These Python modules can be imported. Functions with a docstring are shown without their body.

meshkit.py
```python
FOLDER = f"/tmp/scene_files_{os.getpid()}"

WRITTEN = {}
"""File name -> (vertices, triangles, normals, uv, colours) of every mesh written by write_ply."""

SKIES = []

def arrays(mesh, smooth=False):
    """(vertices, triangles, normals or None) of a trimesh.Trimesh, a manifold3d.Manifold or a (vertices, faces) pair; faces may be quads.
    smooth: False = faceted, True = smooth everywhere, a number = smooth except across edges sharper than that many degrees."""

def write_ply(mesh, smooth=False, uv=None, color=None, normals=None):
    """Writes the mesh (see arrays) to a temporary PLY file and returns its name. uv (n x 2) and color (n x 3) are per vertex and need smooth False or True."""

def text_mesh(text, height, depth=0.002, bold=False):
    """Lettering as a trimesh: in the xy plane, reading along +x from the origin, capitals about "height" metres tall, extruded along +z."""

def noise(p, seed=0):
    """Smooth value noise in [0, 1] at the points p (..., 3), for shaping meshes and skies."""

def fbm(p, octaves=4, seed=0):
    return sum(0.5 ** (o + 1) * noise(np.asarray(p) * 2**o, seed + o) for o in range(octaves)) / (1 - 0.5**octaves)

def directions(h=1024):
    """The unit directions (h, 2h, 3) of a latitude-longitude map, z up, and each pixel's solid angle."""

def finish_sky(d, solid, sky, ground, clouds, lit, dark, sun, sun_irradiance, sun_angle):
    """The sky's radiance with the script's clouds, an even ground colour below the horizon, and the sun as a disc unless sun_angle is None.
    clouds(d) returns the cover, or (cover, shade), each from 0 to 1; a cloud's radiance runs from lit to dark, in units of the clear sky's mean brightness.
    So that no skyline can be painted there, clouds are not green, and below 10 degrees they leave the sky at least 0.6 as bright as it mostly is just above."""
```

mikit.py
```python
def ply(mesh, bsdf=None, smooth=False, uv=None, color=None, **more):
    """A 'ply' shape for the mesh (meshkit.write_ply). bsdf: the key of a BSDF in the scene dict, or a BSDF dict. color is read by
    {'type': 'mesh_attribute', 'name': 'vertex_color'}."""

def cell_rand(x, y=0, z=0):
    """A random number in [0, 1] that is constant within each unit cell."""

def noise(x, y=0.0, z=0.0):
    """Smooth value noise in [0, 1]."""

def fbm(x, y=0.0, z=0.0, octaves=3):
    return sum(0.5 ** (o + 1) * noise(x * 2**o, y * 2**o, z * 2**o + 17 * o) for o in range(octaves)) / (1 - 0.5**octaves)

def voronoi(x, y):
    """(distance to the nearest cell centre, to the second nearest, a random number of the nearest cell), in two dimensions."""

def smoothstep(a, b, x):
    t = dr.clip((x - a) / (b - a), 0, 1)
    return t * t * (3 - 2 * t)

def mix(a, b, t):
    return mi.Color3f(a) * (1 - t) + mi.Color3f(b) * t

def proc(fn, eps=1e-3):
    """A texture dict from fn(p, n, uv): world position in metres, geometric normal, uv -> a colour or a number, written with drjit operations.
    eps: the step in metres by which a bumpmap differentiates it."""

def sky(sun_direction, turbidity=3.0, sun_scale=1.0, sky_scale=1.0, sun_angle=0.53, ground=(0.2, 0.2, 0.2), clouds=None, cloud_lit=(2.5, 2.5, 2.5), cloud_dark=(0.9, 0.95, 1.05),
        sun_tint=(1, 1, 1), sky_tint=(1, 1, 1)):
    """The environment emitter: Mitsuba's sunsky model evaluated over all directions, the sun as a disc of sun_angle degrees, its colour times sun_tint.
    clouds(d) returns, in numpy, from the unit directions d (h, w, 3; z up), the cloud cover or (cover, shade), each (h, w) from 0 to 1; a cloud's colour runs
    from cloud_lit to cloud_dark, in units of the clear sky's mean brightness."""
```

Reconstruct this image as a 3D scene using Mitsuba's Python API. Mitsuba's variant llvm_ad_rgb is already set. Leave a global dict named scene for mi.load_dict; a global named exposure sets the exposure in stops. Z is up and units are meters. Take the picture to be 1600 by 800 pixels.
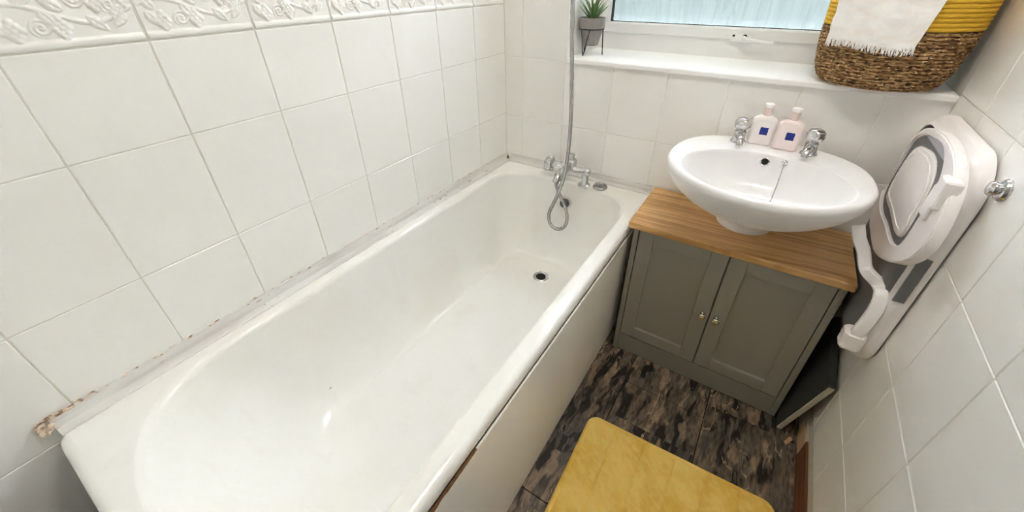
import math, random
import numpy as np, trimesh, mitsuba as mi, drjit as dr
import mikit, meshkit
from mikit import proc, noise, fbm, cell_rand, smoothstep, mix, voronoi

rng = np.random.default_rng(7)
T = mi.ScalarTransform4f
scene, labels = {}, {}

# ------------------------------------------------------------------ camera, sky, lights, exposure
EYE = np.array([1.0398, 0.1334, 1.3818])
YAW, PITCH, ROLL, FOCAL = 0.578, 0.5726, -0.0106, 618.4
fwd = np.array([-math.sin(YAW) * math.cos(PITCH), math.cos(YAW) * math.cos(PITCH), -math.sin(PITCH)])
right = np.array([math.cos(YAW), math.sin(YAW), 0.0])
up0 = np.cross(right, fwd)
up = -right * math.sin(ROLL) + up0 * math.cos(ROLL)
scene['camera'] = {
    'type': 'perspective', 'fov': math.degrees(2 * math.atan(800 / FOCAL)), 'fov_axis': 'x',
    'principal_point_offset_x': -1.3 / 1600, 'principal_point_offset_y': 41.2 / 800,
    'near_clip': 0.02, 'far_clip': 200.0,
    'to_world': T().look_at(origin=EYE.tolist(), target=(EYE + fwd).tolist(), up=up.tolist()),
}
exposure = 2.83
SKY_SCALE = 18.0
scene['sky'] = mikit.sky((0.35, 0.75, 0.56), turbidity=4.0, sun_scale=0.0, sky_scale=SKY_SCALE, ground=(0.25, 0.25, 0.22),
                         clouds=lambda d: 0.85 + 0.0 * d[..., 2], cloud_lit=(1.48, 1.60, 1.80), cloud_dark=(1.2, 1.22, 1.26))
LAMP = (4.8, 4.5, 4.1)          # radiance of the unseen ceiling lamp's diffuser
W, L, H = 1.454, 1.680, 2.40    # room width, far wall, ceiling height

# ------------------------------------------------------------------ materials
def rgb(*c): return {'type': 'rgb', 'value': list(c)}
def principled(color, rough=0.4, spec=0.5, metallic=0.0, bump=None, bscale=1.0, **kw):
    b = {'type': 'principled', 'base_color': color if isinstance(color, dict) else rgb(*color), 'roughness': rough, 'metallic': metallic, **kw}
    if metallic == 0.0: b['specular'] = spec
    if bump is not None: b = {'type': 'bumpmap', 'arbitrary': bump, 'scale': bscale, 'bsdf': b}
    return {'type': 'twosided', 'bsdf': b}

def tile_relief(p, n, uv):   # gently rippled glaze, diagonal brush marks
    a = p.x * 0.8 + p.y
    return 0.0011 * fbm(a * 9 + p.z * 9, (a - p.z) * 26, 3.0, 2)
scene['tile_white'] = principled((0.83, 0.825, 0.80), 0.16, 0.5, bump=proc(tile_relief, 2e-3))
scene['border_white'] = principled((0.83, 0.825, 0.80), 0.2, 0.5)
scene['grout_pale'] = principled((0.76, 0.745, 0.70), 0.85, 0.2)
scene['grout'] = principled((0.66, 0.645, 0.60), 0.85, 0.2)
scene['paint_white'] = principled((0.80, 0.79, 0.76), 0.7, 0.3)
scene['upvc'] = principled((0.84, 0.84, 0.84), 0.25, 0.5)
scene['dark_gasket'] = principled((0.03, 0.035, 0.04), 0.6, 0.3)

def enamel_color(p, n, uv):
    c = mix((0.84, 0.84, 0.82), (0.815, 0.805, 0.765), smoothstep(0.42, 0.72, fbm(p.x * 5, p.y * 4, p.z * 3, 3)))
    blot = smoothstep(0.62, 0.72, fbm(p.x * 17 + 3, p.y * 17, 1.5, 3))
    c = mix(c, (0.77, 0.71, 0.70), 0.16 * blot)
    return mix(c, (0.42, 0.33, 0.27), smoothstep(0.925, 0.97, noise(p.x * 75, p.y * 75, p.z * 75)) * blot)
scene['bath_enamel'] = principled(proc(enamel_color), 0.17, 0.5)
scene['ceramic'] = principled((0.83, 0.825, 0.835), 0.1, 0.6)
scene['panel_white'] = principled((0.82, 0.80, 0.745), 0.3, 0.5)
scene['end_panel_shade'] = principled((0.11, 0.09, 0.08), 0.8, 0.2)  # shade under the rim put into the board's dark colour
scene['rust'] = principled(proc(lambda p, n, uv: mix((0.06, 0.028, 0.014), (0.24, 0.12, 0.05), fbm(p.y * 60, p.z * 90, p.x * 60, 3))), 0.9, 0.1)
def trim_color(p, n, uv):
    c = mix((0.67, 0.665, 0.645), (0.585, 0.56, 0.54), smoothstep(0.3, 0.75, fbm(p.y * 6, p.x * 6, p.z * 45, 3)))
    mould = smoothstep(0.66, 0.74, fbm(p.y * 60, p.x * 60, p.z * 120, 3))
    return mix(c, (0.33, 0.25, 0.18), 0.6 * mould * smoothstep(0.5, 0.65, noise(p.y * 9, p.x * 9, 4.0)))
scene['trim_plastic'] = principled(proc(trim_color), 0.35, 0.4)
scene['old_sealant'] = principled(proc(lambda p, n, uv: mix((0.70, 0.58, 0.47), (0.26, 0.17, 0.11), smoothstep(0.45, 0.7, fbm(p.x * 160, p.y * 160, p.z * 160, 2)))), 0.9, 0.1)
def chrome(alpha, k): return {'type': 'twosided', 'bsdf': {'type': 'roughconductor', 'material': 'none', 'alpha': alpha, 'distribution': 'ggx', 'specular_reflectance': rgb(k, k, k * 1.01)}}
scene['chrome'] = chrome(0.025, 0.66)
scene['hose_chrome'] = chrome(0.16, 0.46)
scene['black_hole'] = principled((0.012, 0.012, 0.012), 0.6, 0.2)
scene['black_metal'] = principled((0.03, 0.03, 0.033), 0.4, 0.5)

def slate_color(p, n, uv):
    col = dr.floor((p.x - 0.26) / 0.30)
    row = dr.floor((p.y + col * 0.37) / 0.6)
    k = col * 7.3 + row * 3.1
    warp = fbm(p.x * 14, p.y * 10, k, 3)
    a = fbm(p.x * 36 + 1.6 * warp + k, p.y * 10 + 1.2 * warp, k, 4)
    b = fbm(p.x * 60 + 2 * warp, p.y * 17 + k, k + 9, 3)
    g = fbm(p.x * 150, p.y * 48, k + 3, 2)
    c = mix((0.014, 0.011, 0.010), (0.125, 0.092, 0.066), smoothstep(0.42, 0.60, a))
    c = mix(c, (0.088, 0.076, 0.060), smoothstep(0.50, 0.58, b) * 0.75)
    c = mix(c, (0.30, 0.205, 0.135), smoothstep(0.56, 0.68, fbm(p.x * 34 + warp + k, p.y * 11 + warp, 2.0 + k, 4)) * 0.6)
    c = c * (0.25 + 1.5 * g)
    vein = 1 - smoothstep(0.0, 0.03, dr.abs(fbm(p.x * 46 + 1.5 * warp + k, p.y * 10 + 1.0 * warp, 5.0, 3) - 0.5))
    return mix(c, (0.40, 0.29, 0.19), 0.75 * vein * smoothstep(0.50, 0.60, noise(p.x * 17, p.y * 12, k)))
scene['slate'] = principled(proc(slate_color), 0.42, 0.4)
scene['subfloor'] = principled((0.02, 0.017, 0.015), 0.9, 0.1)

def oak_color(p, n, uv):
    wv = fbm(p.x * 2.2, p.y * 9, 0.3, 2)
    g = fbm(p.x * 2.4, p.y * 95 + wv * 10, p.z * 40, 3)
    f = noise(p.x * 18, p.y * 330 + wv * 30, 1.0)
    c = mix((0.68, 0.42, 0.185), (0.50, 0.265, 0.095), smoothstep(0.30, 0.72, g))
    return mix(c, (0.36, 0.17, 0.06), 0.35 * smoothstep(0.62, 0.85, f))
scene['oak_laminate'] = principled(proc(oak_color), 0.33, 0.4)
scene['cabinet_grey'] = principled((0.235, 0.228, 0.19), 0.42, 0.4)
scene['door_grey'] = principled((0.265, 0.255, 0.215), 0.38, 0.45)
scene['skirting_wood'] = principled(proc(lambda p, n, uv: mix((0.20, 0.085, 0.035), (0.09, 0.035, 0.018), fbm(p.y * 6, p.z * 130, p.x * 60, 3))), 0.55, 0.3)
scene['beige_tile'] = principled((0.55, 0.53, 0.45), 0.3, 0.4)
scene['raw_wood'] = principled((0.50, 0.33, 0.2), 0.8, 0.2)

def mat_color(p, n, uv):
    a = fbm(p.x * 14, p.y * 14, 1.0, 3)
    b = fbm(p.x * 60 + 30 * p.y, p.y * 60, 4.0, 3)
    c = mix((0.83, 0.575, 0.15), (0.72, 0.455, 0.085), smoothstep(0.25, 0.75, a))
    return mix(c, (0.88, 0.66, 0.24), 0.5 * smoothstep(0.3, 0.8, b))
scene['mat_velour'] = principled(proc(mat_color), 0.9, 0.1, sheen=0.6)

def weave_color(p, n, uv):
    th = dr.atan2(p.y - 1.738, p.x - 1.27)
    s = noise(th * 17 + p.z * 60, p.z * 340, 2.0)
    c = mix((0.15, 0.075, 0.03), (0.36, 0.21, 0.09), smoothstep(0.25, 0.75, s))
    c = mix(c, (0.58, 0.42, 0.24), smoothstep(0.68, 0.86, noise(th * 22 + 7 + p.z * 40, p.z * 420, 5.0)))
    return mix(c, (0.06, 0.033, 0.018), smoothstep(0.66, 0.86, noise(th * 19 + 3, p.z * 300, 8.0)))
scene['seagrass'] = principled(proc(weave_color), 0.8, 0.2)
scene['yellow_rope'] = principled((0.60, 0.36, 0.035), 0.8, 0.2, sheen=0.4)
scene['basket_dark'] = principled((0.10, 0.06, 0.03), 0.9, 0.1)
def towel_color(p, n, uv):
    return mix((0.85, 0.835, 0.82), (0.79, 0.75, 0.715), smoothstep(0.35, 0.8, fbm(p.x * 26, p.z * 60, p.y * 26, 3)))
scene['towel_cotton'] = principled(proc(towel_color), 0.95, 0.1, sheen=0.5)

scene['tub_white'] = principled((0.80, 0.77, 0.77), 0.35, 0.5)
scene['tub_grey'] = principled((0.13, 0.13, 0.135), 0.5, 0.4)
scene['tub_mauve'] = principled((0.40, 0.385, 0.42), 0.5, 0.4)
scene['tray_dark'] = principled((0.035, 0.037, 0.034), 0.6, 0.3)
scene['tray_pale'] = principled((0.48, 0.46, 0.37), 0.5, 0.3)
scene['pot_concrete'] = principled(proc(lambda p, n, uv: mix((0.30, 0.285, 0.27), (0.22, 0.205, 0.195), fbm(p.x * 70, p.y * 70, p.z * 70, 3))), 0.85, 0.2)
scene['soil'] = principled((0.05, 0.035, 0.025), 0.95, 0.1)
scene['leaf_green'] = principled((0.11, 0.21, 0.075), 0.45, 0.4)
scene['leaf_pale'] = principled((0.23, 0.33, 0.17), 0.45, 0.4)
scene['lotion'] = principled((0.82, 0.70, 0.685), 0.2, 0.5)
scene['lotion_white'] = principled((0.82, 0.77, 0.765), 0.2, 0.5)
scene['label_blue'] = principled((0.018, 0.03, 0.22), 0.5, 0.3)
scene['cap_white'] = principled((0.86, 0.84, 0.83), 0.3, 0.5)
scene['cap_clear'] = {'type': 'dielectric', 'int_ior': 1.45}
scene['neck_pink'] = principled((0.72, 0.58, 0.55), 0.35, 0.5)
scene['unseen_fence_green'] = principled((0.09, 0.13, 0.105), 0.7, 0.2)
scene['clear_glass'] = {'type': 'thindielectric', 'int_ior': 1.5}
scene['lamp_base'] = principled((0.8, 0.8, 0.8), 0.4, 0.4)

def pane_color(p, n, uv):     # obscured glass: vertical rain-like pattern pressed into the pane
    a = fbm(p.x * 110, p.z * 16 + 3 * noise(p.x * 20, p.z * 9, 1.0), 0.5, 3)
    return mix((0.365, 0.385, 0.362), (0.315, 0.342, 0.318), smoothstep(0.35, 0.75, a))
scene['obscured_glass'] = {'type': 'principledthin', 'base_color': proc(pane_color), 'roughness': 0.3, 'diff_trans': 1.7, 'spec_trans': 0.0, 'eta': 1.5}

# ------------------------------------------------------------------ mesh helpers
def cat(*m): return trimesh.util.concatenate([x for x in m if x is not None])

def box(x0, x1, y0, y1, z0, z1, b=0.0):
    """A box with chamfered edges of width b."""
    if b <= 0:
        m = trimesh.creation.box(extents=(x1 - x0, y1 - y0, z1 - z0))
        m.apply_translation(((x0 + x1) / 2, (y0 + y1) / 2, (z0 + z1) / 2))
        return m
    c = np.array([(x0 + x1) / 2, (y0 + y1) / 2, (z0 + z1) / 2])
    h = np.array([x1 - x0, y1 - y0, z1 - z0]) / 2
    pts = []
    for s in np.ndindex(2, 2, 2):
        s = np.array(s) * 2 - 1
        for k in range(3):
            q = h - b
            q[k] = h[k]
            pts.append(c + s * q)
    return trimesh.convex.convex_hull(np.array(pts))

def loft(loops, closed=True, cap0=False, cap1=False):
    loops = np.asarray(loops, float)
    m, n = loops.shape[:2]
    v = loops.reshape(-1, 3)
    f = []
    for i in range(m - 1):
        j = np.arange(n if closed else n - 1)
        k = (j + 1) % n
        a, b, c, d = i * n + j, i * n + k, (i + 1) * n + k, (i + 1) * n + j
        f.append(np.c_[a, b, c]); f.append(np.c_[a, c, d])
    f = np.vstack(f)
    extra = []
    for flag, i in ((cap0, 0), (cap1, m - 1)):
        if flag:
            c = len(v) + len(extra)
            extra.append(loops[i].mean(0))
            j = np.arange(n)
            t = np.c_[np.full(n, c), i * n + j, i * n + (j + 1) % n]
            f = np.vstack([f, t if i else t[:, ::-1]])
    if extra: v = np.vstack([v, extra])
    return trimesh.Trimesh(v, f, process=False)

def lathe(profile, n=40, axis='z', at=(0, 0, 0), cap0=True, cap1=True):
    """profile: (radius, height) pairs, turned round the axis."""
    t = np.linspace(0, 2 * np.pi, n, endpoint=False)
    loops = []
    for r, h in profile:
        a, b, c = r * np.cos(t), r * np.sin(t), np.full(n, h)
        loops.append(np.c_[a, b, c] if axis == 'z' else np.c_[c, a, b] if axis == 'x' else np.c_[b, c, a])
    m = loft(loops, True, cap0, cap1)
    m.apply_translation(at)
    return m

def spline(pts, n):
    from scipy.interpolate import CubicSpline
    pts = np.asarray(pts, float)
    s = np.r_[0, np.cumsum(np.linalg.norm(np.diff(pts, axis=0), axis=1))]
    return CubicSpline(s, pts)(np.linspace(0, s[-1], n))

def tube(path, r, n=12, cap=True):
    path = np.asarray(path, float)
    r = np.broadcast_to(np.asarray(r, float), len(path))
    tan = np.gradient(path, axis=0)
    tan /= np.linalg.norm(tan, axis=1, keepdims=True)
    u = np.cross(tan[0], [0.3, 0.5, 0.8]); u /= np.linalg.norm(u)
    loops, a = [], np.linspace(0, 2 * np.pi, n, endpoint=False)
    for p, t, rr in zip(path, tan, r):
        u = u - t * (u @ t); u /= np.linalg.norm(u)
        w = np.cross(t, u)
        loops.append(p + rr * (np.cos(a)[:, None] * u + np.sin(a)[:, None] * w))
    return loft(loops, True, cap, cap)

def rrect(x0, x1, y0, y1, r, rn=None, k=12):
    """Loop of a rounded rectangle in the xy plane; r: radius of the far corners, rn: (rx, ry) of the near ones."""
    rn = rn or (r, r)
    t = np.linspace(0, np.pi / 2, k)
    c, s = np.cos(t), np.sin(t)
    e = [np.linspace(0, 1, 10)[1:-1]]
    q1 = np.c_[x1 - r + r * c, y1 - r + r * s]
    q2 = np.c_[x0 + r - r * s, y1 - r + r * c]
    q3 = np.c_[x0 + rn[0] - rn[0] * c, y0 + rn[1] - rn[1] * s]
    q4 = np.c_[x1 - rn[0] + rn[0] * s, y0 + rn[1] - rn[1] * c]
    out = []
    for a, b in ((q1, q2), (q2, q3), (q3, q4), (q4, q1)):
        out.append(a)
        out.append(a[-1] + (b[0] - a[-1]) * e[0][:, None])
    return np.vstack(out)

def flat(loop, z): return np.c_[loop, np.full(len(loop), z)]

def extrude(poly, d0, d1, axis='x', b=0.0):
    """A closed outline (two coordinates) given thickness along an axis, edges chamfered by b."""
    from shapely.geometry import Polygon
    P_ = Polygon(poly).buffer(0)
    def slab(p, a, c):
        m = trimesh.creation.extrude_polygon(p, c - a, engine='earcut')
        m.apply_translation((0, 0, a)); return m
    if b > 0:
        inner = P_.buffer(-b)
        m = cat(slab(inner, d0, d1), slab(P_, d0 + b, d1 - b))
    else: m = slab(P_, d0, d1)
    v = m.vertices
    if axis == 'x': m = trimesh.Trimesh(np.c_[v[:, 2], v[:, 0], v[:, 1]], m.faces, process=False)
    elif axis == 'y': m = trimesh.Trimesh(np.c_[v[:, 0], v[:, 2], v[:, 1]], m.faces[:, ::-1], process=False)
    return m

taken = {}
def key_for(name):
    k = taken.get(name, 0); taken[name] = k + 1
    return name if k == 0 else f'{name}_{k:03d}'
def info(key, label=None, cat_=None, group=None, kind=None):
    d = {}
    if label: d['label'] = label
    if cat_: d['category'] = cat_
    if group: d['group'] = group
    if kind: d['kind'] = kind
    if d: labels[key] = {**labels.get(key, {}), **d}
    return key
def add(name, mesh, bsdf, smooth=False, parent=None, label=None, **kw):
    key = key_for((parent + '__' if parent else '') + name)
    if isinstance(mesh, dict): scene[key] = mesh
    else: scene[key] = mikit.ply(mesh, bsdf, smooth=smooth, **kw)
    if label: info(key, label)
    return key
def thing(name, label, category, group=None):
    key = key_for(name)
    return info(key, label, category, group)
def struct(name, mesh, bsdf, label, smooth=False):
    key = add(name, mesh, bsdf, smooth)
    return info(key, label, None, None, 'structure')

# ------------------------------------------------------------------ room shell
G = 0.0026            # joint width
TW, TH, TT = 0.2030, 0.2590, 0.008
YB = -1.20            # back of the lobby behind the camera
wl = struct('wall_left', box(-0.10, -0.0022, YB, L + 0.3, 0, H), 'grout', 'left wall of white glazed tiles with a moulded border above the bath')
wr = struct('wall_right', box(W + 0.0022, W + 0.10, YB, L + 0.4, 0, H), 'grout', 'right wall of glossy white tiles beside the cabinet')
far_mesh = cat(box(-0.10, 0.297, L + 0.0022, L + 0.31, 0, H), box(0.297, W + 0.1, L + 0.0022, L + 0.31, 0, 1.084), box(0.297, W + 0.1, L + 0.0022, L + 0.31, 2.14, H))
wf = struct('wall_far', far_mesh, 'grout_pale', 'far tiled wall holding the window above the basin')
wn = struct('unseen_wall_near', box(-0.10, 0.70, -0.24, -0.15, 0, H), 'paint_white', 'unseen white partition wall shading the near end of the bath')  # out of view, placed to shade the tiles at the near bath end
struct('wall_back', box(-0.1, W + 0.1, YB - 0.1, YB, 0, H), 'paint_white', 'white painted wall behind the doorway')
ceiling = struct('ceiling', box(-0.1, W + 0.1, YB - 0.1, L + 0.31, H, H + 0.1), 'paint_white', 'white painted ceiling')
fl = struct('floor', box(-0.1, W + 0.1, YB - 0.1, L + 0.3, -0.1, -0.004), 'subfloor', 'floor of dark slate effect planks')

def tile_dict(face, a0, a1, z0, z1):
    """One tile on a wall face; its front is at the wall plane."""
    b = 0.0014
    if face == 'left': m = box(-TT, 0.0, a0, a1, z0, z1, b)
    elif face == 'right': m = box(W, W + TT, a0, a1, z0, z1, b)
    else: m = box(a0, a1, L, L + TT, z0, z1, b)
    return mikit.ply(m, 'tile_white')
def tiles(face, wall, joints, rows, skip=lambda a, z: False):
    for z0, z1 in zip(rows[:-1], rows[1:]):
        for a0, a1 in zip(joints[:-1], joints[1:]):
            if not skip((a0 + a1) / 2, (z0 + z1) / 2):
                add('tile', tile_dict(face, a0 + G / 2, a1 - G / 2, z0 + G / 2, z1 - G / 2), None, parent=wall)
ZB0, ZB1 = 1.281, 1.378          # moulded border
yl = [1.0648 + TW * k for k in range(-7, 4)]; yl[-1] = L
tiles('left', wl, yl, [0.0, 0.058, 0.317, 0.576, 0.836, 1.096, ZB0], lambda a, z: a > 0.25 and z < 0.57)
tiles('left', wl, yl, [ZB1, 1.638], lambda a, z: a < 0.25)
yr = [0.868 + TW * k for k in range(-5, 5)]; yr[-1] = L
tiles('right', wr, yr, [0.139, 0.333, 0.590, 0.847, 1.104, 1.361, 1.618])
xf = [0.0, 0.09, 0.293, 0.496, 0.699, 0.902, 1.105, 1.308, W]
tiles('far', wf, xf, [0.567, 0.826, 1.084], lambda a, z: False)
tiles('far', wf, [0.0, 0.09, 0.296], [1.084, ZB0 + 0.06, 1.60])
# wall above the built tiles: plain plaster skim
add('plaster', box(-TT, -0.0005, YB, L, 1.640, H), 'paint_white', parent=wl)
add('plaster', box(W + 0.0005, W + TT, YB, L, 1.620, H), 'paint_white', parent=wr)
add('plaster', box(W + 0.0005, W + TT, YB, yr[0], 0.0, 1.62), 'paint_white', parent=wr)
add('plaster', box(0.0, 0.297, L + 0.0005, L + TT, 1.602, H), 'paint_white', parent=wf)
add('plaster', box(0.297, W, L + 0.0005, L + TT, 2.14, H), 'paint_white', parent=wf)

# moulded border tiles: scrolling vine, fruit and leaves with a bead along the bottom and top
def border_mesh(width, height, nx=150, nz=74):
    x = np.linspace(0, width, nx); z = np.linspace(0, height, nz)
    X, Z = np.meshgrid(x, z)
    u, v = X / width, Z / height
    h = np.zeros_like(X)
    def bump(d, r, a): return a * np.sqrt(np.clip(1 - (d / r) ** 2, 0, 1))
    h = np.maximum(h, bump(np.abs(Z - 0.0075), 0.0065, 0.0036))
    h = np.maximum(h, bump(np.abs(Z - height + 0.0075), 0.0065, 0.0036))
    stem = 0.052 + 0.016 * np.sin(2 * np.pi * u + 0.4)
    h = np.maximum(h, bump(np.abs(Z - stem) / 1.15, 0.0032, 0.0028))
    def disc(cx, cz, r, a):
        return bump(np.hypot(X - cx, Z - cz), r, a)
    def leaf(cx, cz, ang, ln, wd, a):
        dx, dz = X - cx, Z - cz
        s = dx * math.cos(ang) + dz * math.sin(ang); t = -dx * math.sin(ang) + dz * math.cos(ang)
        q = np.clip(s / ln, 0, 1)
        half = wd * np.sin(np.pi * q ** 0.8) + 1e-6
        lf = np.where((s > 0) & (s < ln), np.clip(1 - (t / half) ** 2, 0, 1) ** 0.5 * a, 0)
        return lf * (1 - 0.45 * np.exp(-(t / 0.0012) ** 2)) * (1 - 0.2 * (np.sin(s * 900) > 0.4))
    for cx, cz, ang in ((0.03, 0.05, 2.2), (0.05, 0.068, 0.5), (0.105, 0.055, 2.4), (0.13, 0.045, -0.8), (0.165, 0.036, 0.9), (0.075, 0.058, -1.1), (0.185, 0.05, -2.3), (0.012, 0.047, -0.9)):
        h = np.maximum(h, leaf(cx, cz, ang, 0.034, 0.0095, 0.0042))
    for c0, c1 in ((0.093, 0.030), (0.148, 0.068), (0.036, 0.030), (0.19, 0.072)):
        for i, j in ((0, 0), (1, 0), (-1, 0), (0.5, 0.9), (-0.5, 0.9), (0.5, -0.9), (-0.5, -0.9), (0, 1.8), (0, -1.8)):
            h = np.maximum(h, disc(c0 + i * 0.0088, c1 + j * 0.0075, 0.0056, 0.0046))
    for cx, cz, s in ((0.068, 0.032, 1), (0.125, 0.072, -1), (0.168, 0.062, 1)):   # tendrils
        rr = np.hypot(X - cx, Z - cz); an = np.arctan2(Z - cz, X - cx)
        h = np.maximum(h, np.where(rr < 0.014, bump(np.abs(((rr - 0.0011 * s * an) % 0.0068) - 0.0034), 0.0017, 0.0022), 0))
    edge = np.minimum.reduce([X, width - X, Z, height - Z])
    h = np.where(edge < 1e-9, -0.006, h)
    v_ = np.c_[h.ravel(), X.ravel(), Z.ravel()]
    i = np.arange(nx * nz).reshape(nz, nx)
    a, b, c, d = i[:-1, :-1].ravel(), i[:-1, 1:].ravel(), i[1:, 1:].ravel(), i[1:, :-1].ravel()
    return trimesh.Trimesh(v_, np.vstack([np.c_[a, b, c], np.c_[a, c, d]]), process=False)
border = mikit.ply(border_mesh(TW - G, ZB1 - ZB0 - G), 'border_white', smooth=True)
for k in range(-4, 4):
    w0 = 1.0648 + TW * (k - 1)
    if w0 + TW > L + 0.15: continue
    sy = min(1.0, (L - w0 - G) / (TW - G)) if w0 + TW > L else 1.0
    if sy < 0.05: continue
    add('border_tile', {**border, 'to_world': T().translate([0, w0 + G / 2, ZB0 + G / 2]).scale([1, sy, 1])}, None, parent=wl, label='moulded border tile with vine and fruit relief')

# right wall: cut beige strip and brown timber skirting at its foot
add('cut_tile', box(W + 0.0005, W + TT, 0.05, L, 0.098, 0.1365, 0.001), 'beige_tile', parent=wr, label='narrow beige strip under the lowest tiles')
sk = struct('baseboard_right', box(W - 0.004, W + 0.006, 0.10, 1.245, 0.0, 0.094, 0.002), 'skirting_wood', 'brown timber skirting strip at the foot of the right wall')
chip = box(-0.006, 0.006, -0.017, 0.017, -0.0018, 0.0018, 0.001)
chip.apply_transform(trimesh.transformations.euler_matrix(0.3, 0.55, -0.4))
chip.apply_translation((W - 0.030, 1.285, 0.0085))
add('splinter', box(W - 0.003, W + 0.004, 1.252, 1.345, 0.004, 0.075, 0.002), 'raw_wood', parent=sk, label='broken pale end of the skirting')
kc = add('timber_chip', chip, 'raw_wood'); info(kc, 'small broken timber flake on the floor at the end of the skirting', 'wood chip')

# floor planks
for c in range(5):
    x0, x1 = max(0.26 + 0.30 * c, 0.0), min(0.26 + 0.30 * (c + 1), W)
    if c in (0, 1): js = [-0.535, 0.065, 0.665, 1.265, L]
    elif c == 2: js = [-0.575, 0.025, 0.625, 1.225, L]
    else: js = [-0.42, 0.18, 0.78, 1.37, L]
    if c == 0: continue
    for y0, y1 in zip(js[:-1], js[1:]):
        add('plank', box(x0 + 0.0013, x1 - 0.0013, y0 + 0.0013, y1 - 0.0013, -0.006, 0.0, 0.0014), 'slate', parent=fl)
add('lobby_covering', box(0.0, W, YB, -0.58, -0.006, 0.0), 'slate', parent=fl)

# ------------------------------------------------------------------ window
wi = key_for('window_1'); info(wi, 'white plastic window with obscured glass over a deep white sill', None, None, 'structure')
YW = 1.980
def frame_bars(x0, x1, z0, z1, y0, y1, wl_, wr_, wb, wt, b=0.003):
    return cat(box(x0, x1, y0, y1, z0, z0 + wb, b), box(x0, x1, y0, y1, z1 - wt, z1, b), box(x0, x0 + wl_, y0, y1, z0 + wb, z1 - wt, b), box(x1 - wr_, x1, y0, y1, z0 + wb, z1 - wt, b))
ZT = 1.70            # transom: obscured casement below; unseen clear fanlight above, placed to let in more daylight
add('frame', cat(frame_bars(0.280, W + 0.03, 1.090, 2.16, YW, YW + 0.07, 0.045, 0.06, 0.078, 0.05), box(0.325, W - 0.03, YW, YW + 0.07, ZT - 0.03, ZT + 0.03, 0.003)), 'upvc', parent=wi)
add('sash', cat(frame_bars(0.312, W, 1.166, ZT - 0.01, YW - 0.012, YW + 0.055, 0.038, 0.05, 0.040, 0.04, 0.004), box(0.35, W - 0.05, YW - 0.004, YW + 0.01, 1.203, 1.2085, 0.002)), 'upvc', parent=wi)
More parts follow.
